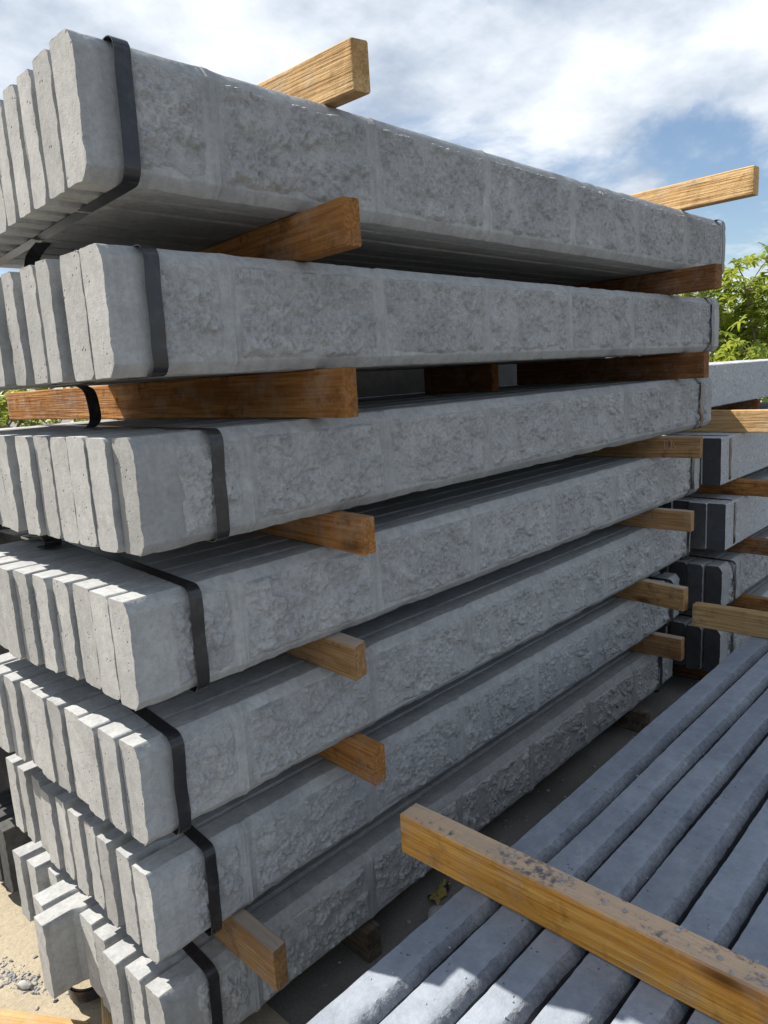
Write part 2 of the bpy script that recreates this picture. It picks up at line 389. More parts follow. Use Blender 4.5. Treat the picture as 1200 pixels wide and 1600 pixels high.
# ------------------------------------------------------------------ straps
def ribbon_mesh(path, wdir, width, thick=0.0013, closed=False, wob=0.0, seed=0):
    P = [Vector(p) for p in path]; n = len(P); wv = Vector(wdir).normalized()
    V = []; Fc = []
    for i in range(n):
        a = P[(i-1) % n] if (closed or i > 0) else P[i]; b = P[(i+1) % n] if (closed or i < n-1) else P[i]
        t = (b-a).normalized(); nr = t.cross(wv)
        nr = nr.normalized() if nr.length > 1e-6 else Vector((0, 0, 1))
        sh = wv*(wob*float(vn(i*0.37, 0.5, 0, seed)))
        for s, q in ((-.5, 1), (.5, 1), (.5, 0), (-.5, 0)):
            V.append(P[i]+wv*(width*s)+sh+nr*(thick*q))
    for i in range(n if closed else n-1):
        a = i*4; b = ((i+1) % n)*4
        for j in range(4):
            k = (j+1) % 4; Fc.append((a+j, a+k, b+k, b+j))
    if not closed: Fc += [(3, 2, 1, 0), tuple((n-1)*4+j for j in range(4))]
    return mesh_np('strap_mesh', V, Fc, 40)
def strap(parent, x, depth, skew, seed, hgt=H, yf=-0.0096, w=0.026, tilt=0.0):
    r = 0.012; z0, z1 = -0.0012, hgt+0.0012; y0, y1 = yf, depth+0.002
    pts = []
    def arc(cyy, czz, a0, a1):
        for t in np.linspace(a0, a1, 5): pts.append((cyy+r*math.cos(t), czz+r*math.sin(t)))
    r = .022; arc(y0+r, z0+r, -math.pi/2, -math.pi)
    for q in np.linspace(0, 1, 8)[1:-1]: pts.append((y0 + 0.0012*math.sin(q*9+seed), z0+r+(z1-z0-2*r)*q))
    arc(y0+r, z1-r, math.pi, math.pi/2)
    for q in np.linspace(0, 1, 14)[1:-1]: pts.append((y0+r+(y1-y0-2*r)*q, z1))
    r = .012; arc(y1-r, z1-r, math.pi/2, 0); arc(y1-r, z0+r, 0, -math.pi/2)
    for q in np.linspace(1, 0, 14)[1:-1]: pts.append((y0+r+(y1-y0-2*r)*q, z0))
    path = [(x + skew*max(p[0], 0)+tilt*(p[1]-hgt/2), p[0], p[1]) for p in pts]
    return link('strap', ribbon_mesh(path, (1, 0, 0), w, closed=True, wob=0.0015, seed=seed), M_STRAP, parent)
def tail(parent, pts, wdir, w=0.028, name='strap_tail'):
    # smooth the control points
    P = [Vector(p) for p in pts]; out_ = []
    for i in range(len(P)-1):
        p0, p1, p2, p3 = P[max(i-1, 0)], P[i], P[i+1], P[min(i+2, len(P)-1)]
        for t in np.linspace(0, 1, 7)[:-1]:
            out_.append(0.5*((2*p1)+(p2-p0)*t+(2*p0-5*p1+4*p2-p3)*t*t+(3*p1-p0-3*p2+p3)*t**3))
    out_.append(P[-1])
    return link(name, ribbon_mesh(out_, wdir, w), M_STRAP, parent)

# ------------------------------------------------------------------ setting: ground
def grid_sheet(name, x0, x1, y0, y1, n, mat, zf):
    X, Y = np.meshgrid(np.linspace(x0, x1, n), np.linspace(y0, y1, n), indexing='ij')
    V = np.stack([X, Y, zf(X, Y)], -1).reshape(-1, 3); idx = np.arange(n*n).reshape(n, n)
    Fc = np.stack([idx[:-1, :-1], idx[1:, :-1], idx[1:, 1:], idx[:-1, 1:]], -1).reshape(-1, 4)
    return link(name, mesh_np(name+'_mesh', V, Fc, 60), mat)
gnd = grid_sheet('ground', -600, 600, -600, 600, 60, M_GROUND, lambda X, Y: np.zeros_like(X))
tag(gnd, kind='structure')
pth = grid_sheet('sandy_path', -9*U, .80*U, 1.05*U, 12*U, 40, M_SAND, lambda X, Y: np.full_like(X, .004))
tag(pth, kind='structure')

# ------------------------------------------------------------------ main stack
YK = [.98, 1.0, 1.03, 1.06, 1.09, 1.135, 1.16]
ZB = [.282, .021, -.254, -.512, -.77, -1.04, -1.315]
XN = [.487, .501, .528, .508, .502, .514, .521]
ZT = [z+.1855 for z in ZB]
DX = [[0, .004, .0085, .013, .019, .026, .030, .036, .04],
      [0, 0, -.0085, -.006, -.011, -.0185, -.012, -.02, -.014],
      [0, -.010, -.0125, -.011, -.012, -.020, -.028, -.02, -.03],
      [-.006, -.005, -.003, -.009, -.018, -.026, -.034, -.028, -.03, -.03],
      [0, -.006, -.012, -.006, -.012, -.016, -.010, -.02, -.03, -.03],
      [0, .003, -.002, .004, 0, .003, -.003, .006, 0, -.002],
      [-.002, -.006, -.018, -.004, .000, -.072, -.046, .018, -.004, -.012]]
RC = [[2, 16, 24, 24, 30, 24, 24, 30, 24], [2, 2, 24, 16, 24, 30, 24, 24, 24], [2, 2, 2, 2, 8, 8, 24, 16, 16],
      [2, 2, 2, 8, 8, 8, 2, 2, 8, 8], [2, 2, 2, 2, 8, 2, 2, 8, 2, 8], [2, 16, 24, 24, 16, 24, 16, 24, 24, 16],
      [2, 8, 8, 16, 8, 16, 8, 16, 16, 16]]
for q_, extra in ((0, 2), (1, 3), (2, 3)):
    for t_ in range(extra): DX[q_].append(DX[q_][-1]+.004*(t_ % 2)); RC[q_].append((16, 24, 8)[t_])
SKEW = [.09, .06, .07, .085, .09, .09, .05]
SN = [.061, .068, .139, .108, .065, .117, .100]; SF = [2.285, 2.243, 2.208, 2.237, 2.285, 2.239, 2.195]
PK = [PITCH, PITCH, PITCH, PITCH*1.02, PITCH, PITCH, 0.0795]
NAMES = ['topmost strapped bundle of grey rock-faced slabs in the tall stack, underside showing',
         'second bundle from the top of the tall stack of rock-faced slabs, level with the tree',
         'third bundle from the top of the tall stack, long timber batten lying across its top',
         'fourth bundle from the top of the tall stack, curled strap end on top',
         'fifth bundle from the top of the tall stack, slab ends half in shadow',
         'sixth bundle from the top of the tall stack, slab ends evenly spaced with dark gaps',
         'bottom bundle of the tall stack, uneven slab ends jutting out over the ground']
bundles = []
for k in range(7):
    b = empty('slab_bundle', W(XN[k], YK[k], ZB[k]))
    tag(b, NAMES[k], 'slab bundle', 'bundles of rock-faced slabs in the tall stack')
    n = len(DX[k]); rs = random.Random(40+k)
    for i in range(n):
        me = FRONT if i == 0 else BODY[RC[k][i]][rs.randrange(2)]
        s = link('slab', me, (M_SLAB, M_END), b, (DX[k][i]*U, i*PK[k] + (0 if i == 0 else 0.0005), rs.uniform(-.0012, .0012) if i else 0))
        s.rotation_euler = (rs.uniform(-.004, .004) if i else 0, 0, rs.uniform(-.0006, .0006) if i else 0)
        if i == 0:
            for m in ROCK: link('rock_face', m, M_ROCK, s)
    depth = n*PK[k]
    strap(b, SN[k]*U, depth, SKEW[k], k, tilt=0.02)
    strap(b, SF[k]*U, depth, 0.02, k+20, tilt=-0.02)
    bundles.append(b)

def loc(k, x, y, z):          # layout point -> local coordinates of bundle k
    return W(x, y, z) - bundles[k].location
# loose ends of strapping
tail(bundles[3], [loc(3, .628, 1.98, -.3235), loc(3, .622, 1.80, -.318), loc(3, .614, 1.68, -.305), loc(3, .607, 1.615, -.296), loc(3, .604, 1.588, -.306), loc(3, .606, 1.605, -.320), loc(3, .612, 1.66, -.3245)], (1, 0, 0), 0.040)
tail(bundles[1], [loc(1, .655, 1.47, .018), loc(1, .640, 1.40, .006), loc(1, .634, 1.375, -.022), loc(1, .638, 1.385, -.050), loc(1, .655, 1.45, -.066)], (1, .3, 0), 0.030)
tail(bundles[0], [loc(0, .600, 1.42, .279), loc(0, .598, 1.47, .262), loc(0, .600, 1.49, .235), loc(0, .604, 1.485, .212)], (1, 0, 0), 0.030)
tail(bundles[0], [loc(0, .60, 1.315, .470), loc(0, .57, 1.312, .473), loc(0, .545, 1.31, .481), loc(0, .528, 1.31, .494)], (0, 1, 0), 0.030)
import bmesh
bm = bmesh.new(); bmesh.ops.create_cube(bm, size=1); bmesh.ops.scale(bm, vec=(.042, .05, .006), verts=bm.verts); bmesh.ops.bevel(bm, geom=bm.edges, offset=.0015, segments=1)
me = bpy.data.meshes.new('seal_mesh'); bm.to_mesh(me); bm.free()
ks = NT('steel_seal'); ks.b.inputs['Metallic'].default_value = 0.9; M_SEAL = ks.done((0.45, 0.45, 0.46), 0.35)
link('strap_seal', me, M_SEAL, bundles[3], loc(3, .620, 1.74, -.316))
cl = []
for t in np.linspace(0, 4*math.pi, 26):
    r_ = 0.042+0.003*t/6; cl.append((.545+r_*1.05*math.cos(t), 1.585+r_*math.sin(t), -1.352+0.003*math.sin(t*0.5)))
tail(bundles[6], [loc(6, *p) for p in cl], (0, 0, 1), 0.030)

# ------------------------------------------------------------------ timber battens
def batten_mesh(l, w, h, seed, cut=0.0):
    n = max(8, int(l/0.05)); ys = np.concatenate([[0, .0025], np.linspace(.02, l-.02, n), [l-.0025, l]])
    c = 0.003; rs = np.random.RandomState(seed)
    base = np.array([(c, 0), (w/2, 0), (w-c, 0), (w, c), (w, h/2), (w, h-c), (w-c, h), (w/2, h), (c, h), (0, h-c), (0, h/2), (0, c)])
    bow = rs.normal(0, 0.0015)
    rings = []
    for y in ys:
        x, z = base[:, 0].copy(), base[:, 1].copy()
        e = min(y, l-y); sh = 0.0018*max(0, 1-e/0.0025)
        x = w/2+(x-w/2)*(1-sh/w*1.2); z = h/2+(z-h/2)*(1-sh/h)
        x = x + 0.0008*vn(y*9, base[:, 0]*30, base[:, 1]*30, seed) + bow*math.sin(math.pi*y/l)
        z = z + 0.0007*vn(y*12, base[:, 1]*40, base[:, 0]*30, seed+3)
        z = np.where(base[:, 1] < c*1.5, np.maximum(z, 0.0), z)
        yy = np.full_like(x, y) + cut*(x-w/2)*(1-min(1, y/0.1))
        rings.append(np.stack([x, yy, z], 1))
    V = np.concatenate(rings); m = len(base); Fc = []
    for i in range(len(ys)-1):
        a = i*m; b = a+m
        for j in range(m): k = (j+1) % m; Fc.append((a+j, b+j, b+k, a+k))
    Fc.append(tuple(range(m))); Fc.append(tuple((len(ys)-1)*m+j for j in range(m-1, -1, -1)))
    return mesh_np('timber_mesh', V, Fc, 35)
def batten(x, y, z, l, w, h, slope, mat, label, group=None, seed=0, cut=0.0, name='timber_batten'):
    o = link(name, batten_mesh(l*U, w*U, h*U, seed, cut), mat, None, W(x, y, z+0.0008))
    o.rotation_euler = (0, 0, -math.atan(slope))
    return tag(o, label, 'timber batten', group)
G1 = 'battens between the bundles of the tall stack'
e_ = 0.0016
gaps = [None]+[ZB[k-1]-ZT[k]-e_ for k in range(1, 7)]
lev = ['on top of the topmost bundle', 'under the topmost bundle', 'under the second bundle from the top', 'under the third bundle from the top',
       'under the fourth bundle from the top', 'under the fifth bundle from the top', 'under the sixth bundle from the top']
near = [(.937, .922, .034, -.014), (.840, .872, .038, .121), (.886, .945, .034, .005), (.914, .953, .034, .106), (.912, .999, .042, .055), (.977, 1.03, .038, .063), (.673, 1.016, .034, .018)]
far = [(2.445, .776, .040, .063), (2.398, .863, .042, .150), (2.545, .945, .036, .08), (2.440, .913, .034, -.12), (2.467, .950, .032, -.016), (2.413, .950, .034, .131), (2.632, 1.041, .036, -.028)]
nm = [M_TIMP, M_TIM, M_TIM, M_TIM, M_TIMG, M_TIM, M_TIMG]; fm = [M_TIMP, M_TIMD, M_TIMD, M_TIMG, M_TIMG, M_TIMG, M_TIMG]
nadj = ['pale sawn timber batten', 'orange-brown timber batten', 'long warm brown timber batten', 'square-cut brown timber batten', 'short tapered-end timber batten', 'split-topped orange timber batten', 'dark-grained weathered timber batten']
fadj = ['long pale timber batten', 'reddish brown timber batten', 'dark red-brown timber batten', 'chalk-marked brown timber batten', 'dull brown timber batten', 'grey-topped brown timber batten', 'weathered brown timber batten']
blocks = []
for k in range(7):
    hgt = .082 if k == 0 else gaps[k]
    x, y, w, s = near[k]
    ln = (YK[k]-y)+.70 if k != 2 else 1.62
    blocks.append(batten(x, y, ZT[k], ln, w, hgt, s, nm[k], f'{nadj[k]} {lev[k]}, near left', G1, 500+k, cut=[-.25, .1, 0, 0, .35, .1, .15][k]))
    x, y, w, s = far[k]
    batten(x, y, ZT[k], (YK[k]-y)+.70, w, hgt*0.995, s, fm[k], f'{fadj[k]} {lev[k]}, far right', G1, 530+k)
    if k == 0: marked = None
# the third, hidden timber in the gap under the second bundle
batten(1.97, 1.40, ZT[2], .3, .036, gaps[2]*0.99, .05, M_TIMD, 'short timber batten deep in the gap under the second bundle', G1, 571)
# dunnage under the bottom bundle
GB = 'ground bearers under the tall stack'
bh = ZB[6]-GZ-e_
batten(1.035, 1.15, GZ, .80, .045, bh, .02, M_TIMO, 'grey bearer on the ground, end showing below the bottom bundle near litter', GB, 580)
batten(2.50, 1.12, GZ, .82, .05, bh, -.03, M_TIMO, 'dark bearer on the ground under the far end of the bottom bundle', GB, 581)
batten(.60, 1.30, GZ, .70, .05, bh, .03, M_TIMO, 'dark bearer on the ground under the jutting slab ends', GB, 582)
o = batten(.415, 1.447, GZ+.004, .46, .10, .02, -.625, M_TIMP, 'sunlit pale board on the ground in the bottom left corner', 'loose boards on the ground', 583, name='timber_board')
o['category'] = 'board'
o = batten(.50, 1.43, GZ+.004, .15, .09, .045, .45, M_TIMP, 'pale timber offcut poking out from below the jutting slab ends', 'loose boards on the ground', 584, name='timber_board')
o['category'] = 'board'

# chalk strokes on one far batten (child of it)
cb = [o for o in bpy.data.objects if o.get('label', '').startswith('chalk-marked')][0]
km = NT('chalk'); M_CHALK = km.done((0.36, 0.27, 0.20), 0.95)
def stroke(pts, w=0.0022):
    return [Vector((-0.0011, p[0], p[1])) for p in pts], w
hh = gaps[3]*U
for nm_, pts in (('chalk_mark', [(.122, .03), (.1215, .066)]), ('chalk_mark', [(.113, .034), (.1125, .064), (.104, .067), (.100, .058), (.1005, .032)]),
            ('chalk_mark', [(.088, .060), (.094, .056), (.093, .046), (.086, .044), (.085, .035), (.094, .033)])):
    P, w_ = stroke(pts)
    me = ribbon_mesh(P, (1, 0, 0), 0.0008, thick=w_)
    link(nm_, me, M_CHALK, cb)

# ------------------------------------------------------------------ foreground bundle of flat-topped slabs
FZ = -0.90; FP = 0.081*U; FT = 0.083
def flat_slab_mesh(seed, Ls):
    # y runs towards the viewer's right (-Y in the yard): profile of a slab on edge, trowelled on top, one long edge rounded
    prof = [(0.000, 0.0), (0.000, -.004)]
    xs = np.arange(0, Ls+.0001, .0055)
    def ring(x):
        a = 0.0019*fbm(np.array(x*2.1), np.array(0.), 0, seed, 2) + 0.0006*vn(np.array(x*60), np.array(0.), 1, seed); b = 0.0034*fbm(np.array(x*2.4), np.array(0.), 5, seed+2, 3) + 0.0011*vn(np.array(x*75), np.array(0.), 3, seed+1)
        a = float(a); b = float(b)
        fl = 0.0535 + b*0.9             # where the flat stops
        e = FT - 0.006 + b*0.6          # outer side
        pts = [(a, -.004), (a+.0004, -.0012), (a+.0016, 0), (.012, 0), (.024, 0), (.036, 0), (.044, 0), (fl-.003, -.0003), (fl+.003, -.0018), (fl+.009, -.0055), (fl+.0145, -.0115), (fl+.0185, -.0195), (e, -.032), (e+.001, -.06), (e+.001, -H*.6), (e+.001, -H+.01), (e-.006, -H), (.04, -H), (a+.006, -H), (a, -H+.006), (a, -H*.6), (a, -.05)]
        P = np.array(pts); yy, zz = P[:, 0], P[:, 1]
        nx = np.full(len(P), x)
        edge = np.exp(-((yy-fl-.007)/.009)**2)*(zz > -.03)
        zz = zz + edge*(0.0022*vn(nx*80, yy*95, 1, seed+4)+0.0020*vn(nx*170, yy*160, 2, seed+6)) + 0.0010*vn(nx*5, yy*12, 3, seed+8)*(zz > -.002)
        return np.stack([nx, -yy, zz], 1)
    me = ring_mesh('flat_slab_mesh', xs, ring)
    me.flip_normals()
    npt = 22; nq = (len(xs)-1)*npt
    idx = np.zeros(len(me.polygons), np.int32); jj = np.arange(nq) % npt
    idx[:nq] = np.where((jj >= 11) & (jj <= 14), 2, np.where((jj >= 8) & (jj <= 10), 1, 0)); me.polygons.foreach_set('material_index', idx)
    return me
FLAT = [flat_slab_mesh(700+s*9, L) for s in range(4)]
fb = empty('slab_bundle', W(.36, .735, FZ-.1855))
tag(fb, 'foreground bundle of flat blue-grey slabs seen from above, two battens across it', 'slab bundle')
for i in range(9):
    s = link('slab', FLAT[i % 4], (M_FLAT, M_GRIT, M_GROOVE), fb, (random.uniform(-.012, .012) if i > 1 else 0, -i*FP, H))
lb = empty('slab_bundle', W(.37, .725, FZ-.1855*2-.062))
tag(lb, 'lower bundle of slabs hidden below the flat blue-grey foreground bundle', 'slab bundle')
for i in range(9): link('slab', FLAT[(i+2) % 4], (M_FLAT, M_GRIT, M_GROOVE), lb, (0, -i*FP, H))
GF = 'battens of the foreground bundle'
batten(.905, .10-.02, FZ, .803, .050, .081, -.008, M_TIMF, 'large foreground batten of orange timber splashed with cement on top', GF, 600)
# the batten starts at its far (left) end in the picture: rotate-free, it simply runs along Y
batten(2.468, .02, FZ, .90, .042, .078, -.06, M_TIMP, 'batten with dark lower edge across the far end of the foreground bundle', GF, 601)
batten(2.37, .05, FZ-.1855-.062+.0005, .775, .045, .060, 0, M_TIMP, 'small orange batten end poking out low beside the foreground bundle', GF, 602)
batten(.90, .05, FZ-.1855-.062+.0005, .66, .045, .060, 0, M_TIM, 'hidden near batten under the flat foreground bundle', GF, 603)
fbh = FZ-.1855*2-.062-GZ-e_
batten(.90, .02, GZ, .68, .06, fbh, 0, M_TIM, 'near ground bearer under the foreground slabs', 'ground bearers under the foreground slabs', 604)
batten(2.40, .02, GZ, .68, .06, fbh, 0, M_TIM, 'far ground bearer under the foreground slabs', 'ground bearers under the foreground slabs', 605)

# ------------------------------------------------------------------ second stack, beyond the far end
def plain_slab_mesh(seed, Ls, Ts=T):
    cy = .004; base = np.array([(0, .004), (0, H*.25), (0, H*.5), (0, H*.75), (0, H-.004), (.004, H), (Ts/2, H), (Ts-.003, H), (Ts, H-.003), (Ts, H/2), (Ts, .003), (Ts-.003, 0), (Ts/2, 0), (.004, 0)])
    xs = np.concatenate([[0, .003, .01], np.linspace(.03, Ls-.03, 60), [Ls-.003, Ls]])
    def ring(x):
        nx = np.full(len(base), x); 
        return np.stack([nx, base[:, 0]+.0012*vn(nx*40, base[:, 1]*60, 0, seed), base[:, 1]+.0009*vn(nx*45, base[:, 0]*50, 3, seed)], 1)
    return ring_mesh('plain_slab_mesh', xs, ring)
PLAIN = [plain_slab_mesh(800+s, L) for s in range(2)]
CB = [(3.02, 1.21, -.2185, 'speck', 'top bundle of smooth speckled slabs on the stack below the tree'),
      (2.940, 1.02, -.497, 'speck', 'pale bundle with a dark shaded end, second down in the stack below the tree'),
      (2.905, .985, -.749, 'speck', 'speckled pale bundle with a pale strap line, third down in the stack below the tree'),
      (2.900, .985, -1.000, 'rock', 'rough-faced bundle, fourth down in the stack below the tree'),
      (2.900, .985, -1.262, 'rock', 'rough-faced bundle lowest in the stack below the tree')]
cbun = []
for q, (x, y, z, kind, lab) in enumerate(CB):
    b = empty('slab_bundle', W(x, y, z)); tag(b, lab, 'slab bundle', 'bundles of the stack beyond the tall stack')
    for i in range(8):
        if kind == 'speck': s = link('slab', PLAIN[i % 2], (M_SPECK, M_END_SHADE), b)
        else: s = link('slab', FRONT if i == 0 else BODY[(2, 8, 8, 16)[i % 4]][i % 2], (M_SLAB, M_END_SHADE), b)
        s.location = (random.uniform(-.012, .012) if i else 0, i*PITCH, 0)
        if kind == 'rock' and i == 0:
            for m_ in ROCK[:2]: link('rock_face', m_, M_ROCK, s)
    strap(b, (.100 if q != 3 else .11)*U, 8*PITCH, .03, 60+q, yf=-.003 if kind == 'speck' else -.0096, w=0.022)
    cbun.append(b)
GC = 'battens of the stack beyond the tall stack'
for q in range(1, 5):
    zt = CB[q][2]+.1855; up = CB[q-1][2]
    batten([0, 3.17, 3.12, 3.16, 3.16][q], [0, .74, .74, .80, .86][q], zt, 1.0, .04, up-zt-e_, 0.0, [None, M_TIMP, M_TIM, M_TIMD, M_TIM][q],
           ['', 'sunlit orange batten with a slanting shadow edge under the top speckled bundle', 'dark-striped orange batten under the pale bundle below the tree', 'dark brown batten under the speckled pale bundle', 'batten under the fourth bundle of the stack below the tree'][q], GC, 620+q)
batten(3.95, 1.2, CB[1][2]+.1855, .6, .04, CB[0][2]-CB[1][2]-.1855-e_, 0, M_TIMD, 'shaded dark batten behind the sunlit one under the top speckled bundle', GC, 631)
zb5 = CB[4][2]
batten(3.1, 1.0, GZ, .62, .06, zb5-GZ-e_, 0, M_TIMD, 'near ground bearer of the stack below the tree', 'ground bearers of the stack below the tree', 640)
batten(4.8, 1.0, GZ, .62, .06, zb5-GZ-e_, 0, M_TIMD, 'far ground bearer of the stack below the tree', 'ground bearers of the stack below the tree', 641)

# ------------------------------------------------------------------ stack behind, at the left edge
BN = ['bottom', 'second lowest', 'third lowest', 'third highest', 'added light-blocking second highest', 'top']
for q in range(6):  # upper two bundles are added to block sun and light behind the gap
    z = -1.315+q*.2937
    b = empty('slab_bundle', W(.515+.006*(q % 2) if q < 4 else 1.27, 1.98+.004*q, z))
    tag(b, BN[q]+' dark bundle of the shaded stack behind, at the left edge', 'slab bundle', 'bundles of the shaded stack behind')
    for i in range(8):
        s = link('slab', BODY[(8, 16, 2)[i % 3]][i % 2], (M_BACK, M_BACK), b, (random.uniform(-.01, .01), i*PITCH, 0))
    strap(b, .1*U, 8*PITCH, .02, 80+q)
    for xx, wd in ((1.3, 'near'), (2.4, 'far')):
        hb = (z-GZ if q == 0 else .2937-.1855)-e_
        zz = GZ if q == 0 else z-.2937+.1855
        batten(xx, 1.96, zz, .66, .045, hb, 0, M_TIMD, f'{wd} dark batten below the {BN[q]} bundle of the shaded stack behind', 'battens of the shaded stack behind', 650+q*3)

# ------------------------------------------------------------------ loose things on the ground
def lump_mesh(r, seed, sq=(1, 1, 1)):
    import bmesh
    bm = bmesh.new(); bmesh.ops.create_icosphere(bm, subdivisions=2, radius=r)
    for v in bm.verts:
        p = np.array(v.co)/r; v.co *= 1+0.28*float(vn(p[0]*1.7, p[1]*1.7, p[2]*1.7, seed))+.1*float(vn(p[0]*4, p[1]*4, p[2]*4, seed+3))
        v.co.x *= sq[0]; v.co.y *= sq[1]; v.co.z *= sq[2]
    me = bpy.data.meshes.new('stone_mesh'); bm.to_mesh(me); bm.free()
    me.polygons.foreach_set('use_smooth', [True]*len(me.polygons)); me.set_sharp_from_angle(angle=math.radians(30))
    return me
o = link('stone', lump_mesh(.018, 3, (1.3, .6, .7)), M_STONE, None, W(.447, 1.737, GZ)+Vector((0, 0, .010))); o.rotation_euler = (0, 0, 2.2)
tag(o, 'small grey stone chip on the sunlit ground at the left', 'stone')
o = link('stone', lump_mesh(.026, 9, (1.3, 1, .7)), M_STONE, None, W(1.26, 1.12, GZ)+Vector((0, 0, .014)))
tag(o, 'pale pebble in the shaded gap beside the crumpled yellow wrapper', 'stone')

def wrapper():
    n = 26; X, Y = np.meshgrid(np.linspace(-1, 1, n), np.linspace(-1, 1, n), indexing='ij')
    z = .018 + .012*fbm(X*2.2, Y*2.2, 0, 5, 4, .6); x = X*.055*(1+.2*vn(Y*2, X*2, 3, 6)); y = Y*.028*(1+.3*vn(X*2, Y, 1, 8))
    z = z*(1-.4*Y**2)
    V = np.stack([x, y, np.maximum(z, .001)], -1).reshape(-1, 3); idx = np.arange(n*n).reshape(n, n)
    Fc = np.stack([idx[:-1, :-1], idx[1:, :-1], idx[1:, 1:], idx[:-1, 1:]], -1).reshape(-1, 4)
    k = NT('printed_wrapper'); v = k.coord()
    c = k.mix(k.ramp(k.noise(v, 30, 2), [(.55, 0), (.57, 1)]), (.26, .21, .05), (.02, .02, .02))
    c = k.mix(k.ramp(k.noise(v, 22, 2, .5, .4), [(.62, 0), (.64, 1)]), c, (.25, .05, .04))
    return mesh_np('wrapper_mesh', V, Fc, 30), k.done(c, .35, None, .5)
wm, wmat = wrapper()
o = link('crumpled_wrapper', wm, wmat, None, W(1.33, 1.17, GZ)+Vector((0, 0, .002))); o.rotation_euler = (0, 0, .15); o.scale = (.8, .7, .8)
md = o.modifiers.new('thickness', 'SOLIDIFY'); md.thickness = .0012
tag(o, 'crumpled yellow wrapper with red and black print below the bottom bundle', 'wrapper')

def scatter_stones(name, spots, seed, label, rmin, rmax):
    # many small angular stones in one object
    rs = np.random.RandomState(seed); t = (1+5**.5)/2
    base = np.array([(-1, t, 0), (1, t, 0), (-1, -t, 0), (1, -t, 0), (0, -1, t), (0, 1, t), (0, -1, -t), (0, 1, -t), (t, 0, -1), (t, 0, 1), (-t, 0, -1), (-t, 0, 1)])/1.9
    fs = [(0, 11, 5), (0, 5, 1), (0, 1, 7), (0, 7, 10), (0, 10, 11), (1, 5, 9), (5, 11, 4), (11, 10, 2), (10, 7, 6), (7, 1, 8), (3, 9, 4), (3, 4, 2), (3, 2, 6), (3, 6, 8), (3, 8, 9), (4, 9, 5), (2, 4, 11), (6, 2, 10), (8, 6, 7), (9, 8, 1)]
    V = []; Fc = []
    for p in spots:
        r = rmin*(rmax/rmin)**(rs.rand()**2.2); b = base*r*(1+rs.uniform(-.3, .3, base.shape))*np.array([1, rs.uniform(.6, 1), rs.uniform(.4, .8)])
        a = rs.uniform(0, 6.28); c, s = math.cos(a), math.sin(a)
        b = np.stack([b[:, 0]*c-b[:, 1]*s, b[:, 0]*s+b[:, 1]*c, b[:, 2]], 1)
        o_ = len(V); V += list(b+np.array(p)+np.array([0, 0, r*.25])); Fc += [tuple(i+o_ for i in f) for f in fs]
    me = mesh_np(name+'_mesh', V, Fc)
    o = link(name, me, M_STONE); return tag(o, label, 'gravel', None, 'stuff')
rs = np.random.RandomState(5); sp_ = []
for _ in range(900):
    x, y = rs.uniform(2.1, 3.4), rs.uniform(.72, 1.16)
    sp_.append(W(x, y, GZ))
for _ in range(240):
    x, y = rs.uniform(.25, .75), rs.uniform(1.45, 2.1); sp_.append(W(x, y, GZ+.003))
for _ in range(460):
    t = rs.rand(); x = .39+.08*t+rs.normal(0, .012); y = 1.93-.22*t+rs.normal(0, .018); sp_.append(W(x, y, GZ+.003))
for _ in range(500):
    x, y = rs.uniform(.9, 2.3), rs.uniform(.74, 1.5); sp_.append(W(x, y, GZ))
scatter_stones('gravel', sp_, 4, 'loose grey gravel and grit scattered on the yard ground', .0016, .008)

# cement crumbs on the foreground slabs and batten
sp_ = []
for _ in range(1000):
    i = rs.randint(0, 8); x = rs.uniform(.5, 2.6); yy = .735-i*.081-abs(rs.normal(.040, .018))
    d = (.735-i*.081-yy)*U
    z = FZ if d < .052 else FZ-.004-(d-.052)*.55
    sp_.append(W(x, yy, z))
o = scatter_stones('cement_crumbs', sp_, 8, 'cement crumbs and grit lying on the foreground slabs', .0007, .0034); o['category'] = 'crumbs'
sp_ = []
for cy_, n_, sd in ((.66, 30, .012), (.55, 46, .010), (.485, 10, .010), (.44, 4, .006), (.36, 12, .02), (.25, 40, .025), (.18, 26, .02)):
    for _ in range(n_): sp_.append(W(np.clip(.930+rs.normal(0, .010), .909, .951), cy_+rs.normal(0, sd), FZ+.0822))
o = scatter_stones('cement_splatter', sp_, 12, 'grey cement crumbs stuck on top of the large foreground batten', .0009, .0060); o['category'] = 'crumbs'

# ------------------------------------------------------------------ tree beyond, wall behind it
def leaf_mat(name, c1, c2):
    k = NT(name); oi = k.n('ShaderNodeNewGeometry')
    col = k.mix(oi.outputs['Random Per Island'], c1, c2)
    t = k.n('ShaderNodeBsdfTranslucent'); k.l(k.mix(.5, col, (0.42,0.46,0.05)), t.inputs[0])
    ms = k.n('ShaderNodeMixShader'); ms.inputs[0].default_value = .45
    k.done(col, .45, None, .4)
    k.l(k.b.outputs[0], ms.inputs[1]); k.l(t.outputs[0], ms.inputs[2])
    k.l(ms.outputs[0], k.t.nodes['Material Output'].inputs[0]); return k.m
M_LEAF = leaf_mat('leaf', (0.13,0.20,0.025), (0.29,0.34,0.06))
kb = NT('bark'); vb = kb.coord((14, 14, 3)); M_BARK = kb.done(kb.mix(kb.noise(vb, 1, 5), (0.10,0.075,0.05), (0.22,0.19,0.15)), .9, kb.bump(kb.noise(vb, 2, 4), .6, .02))
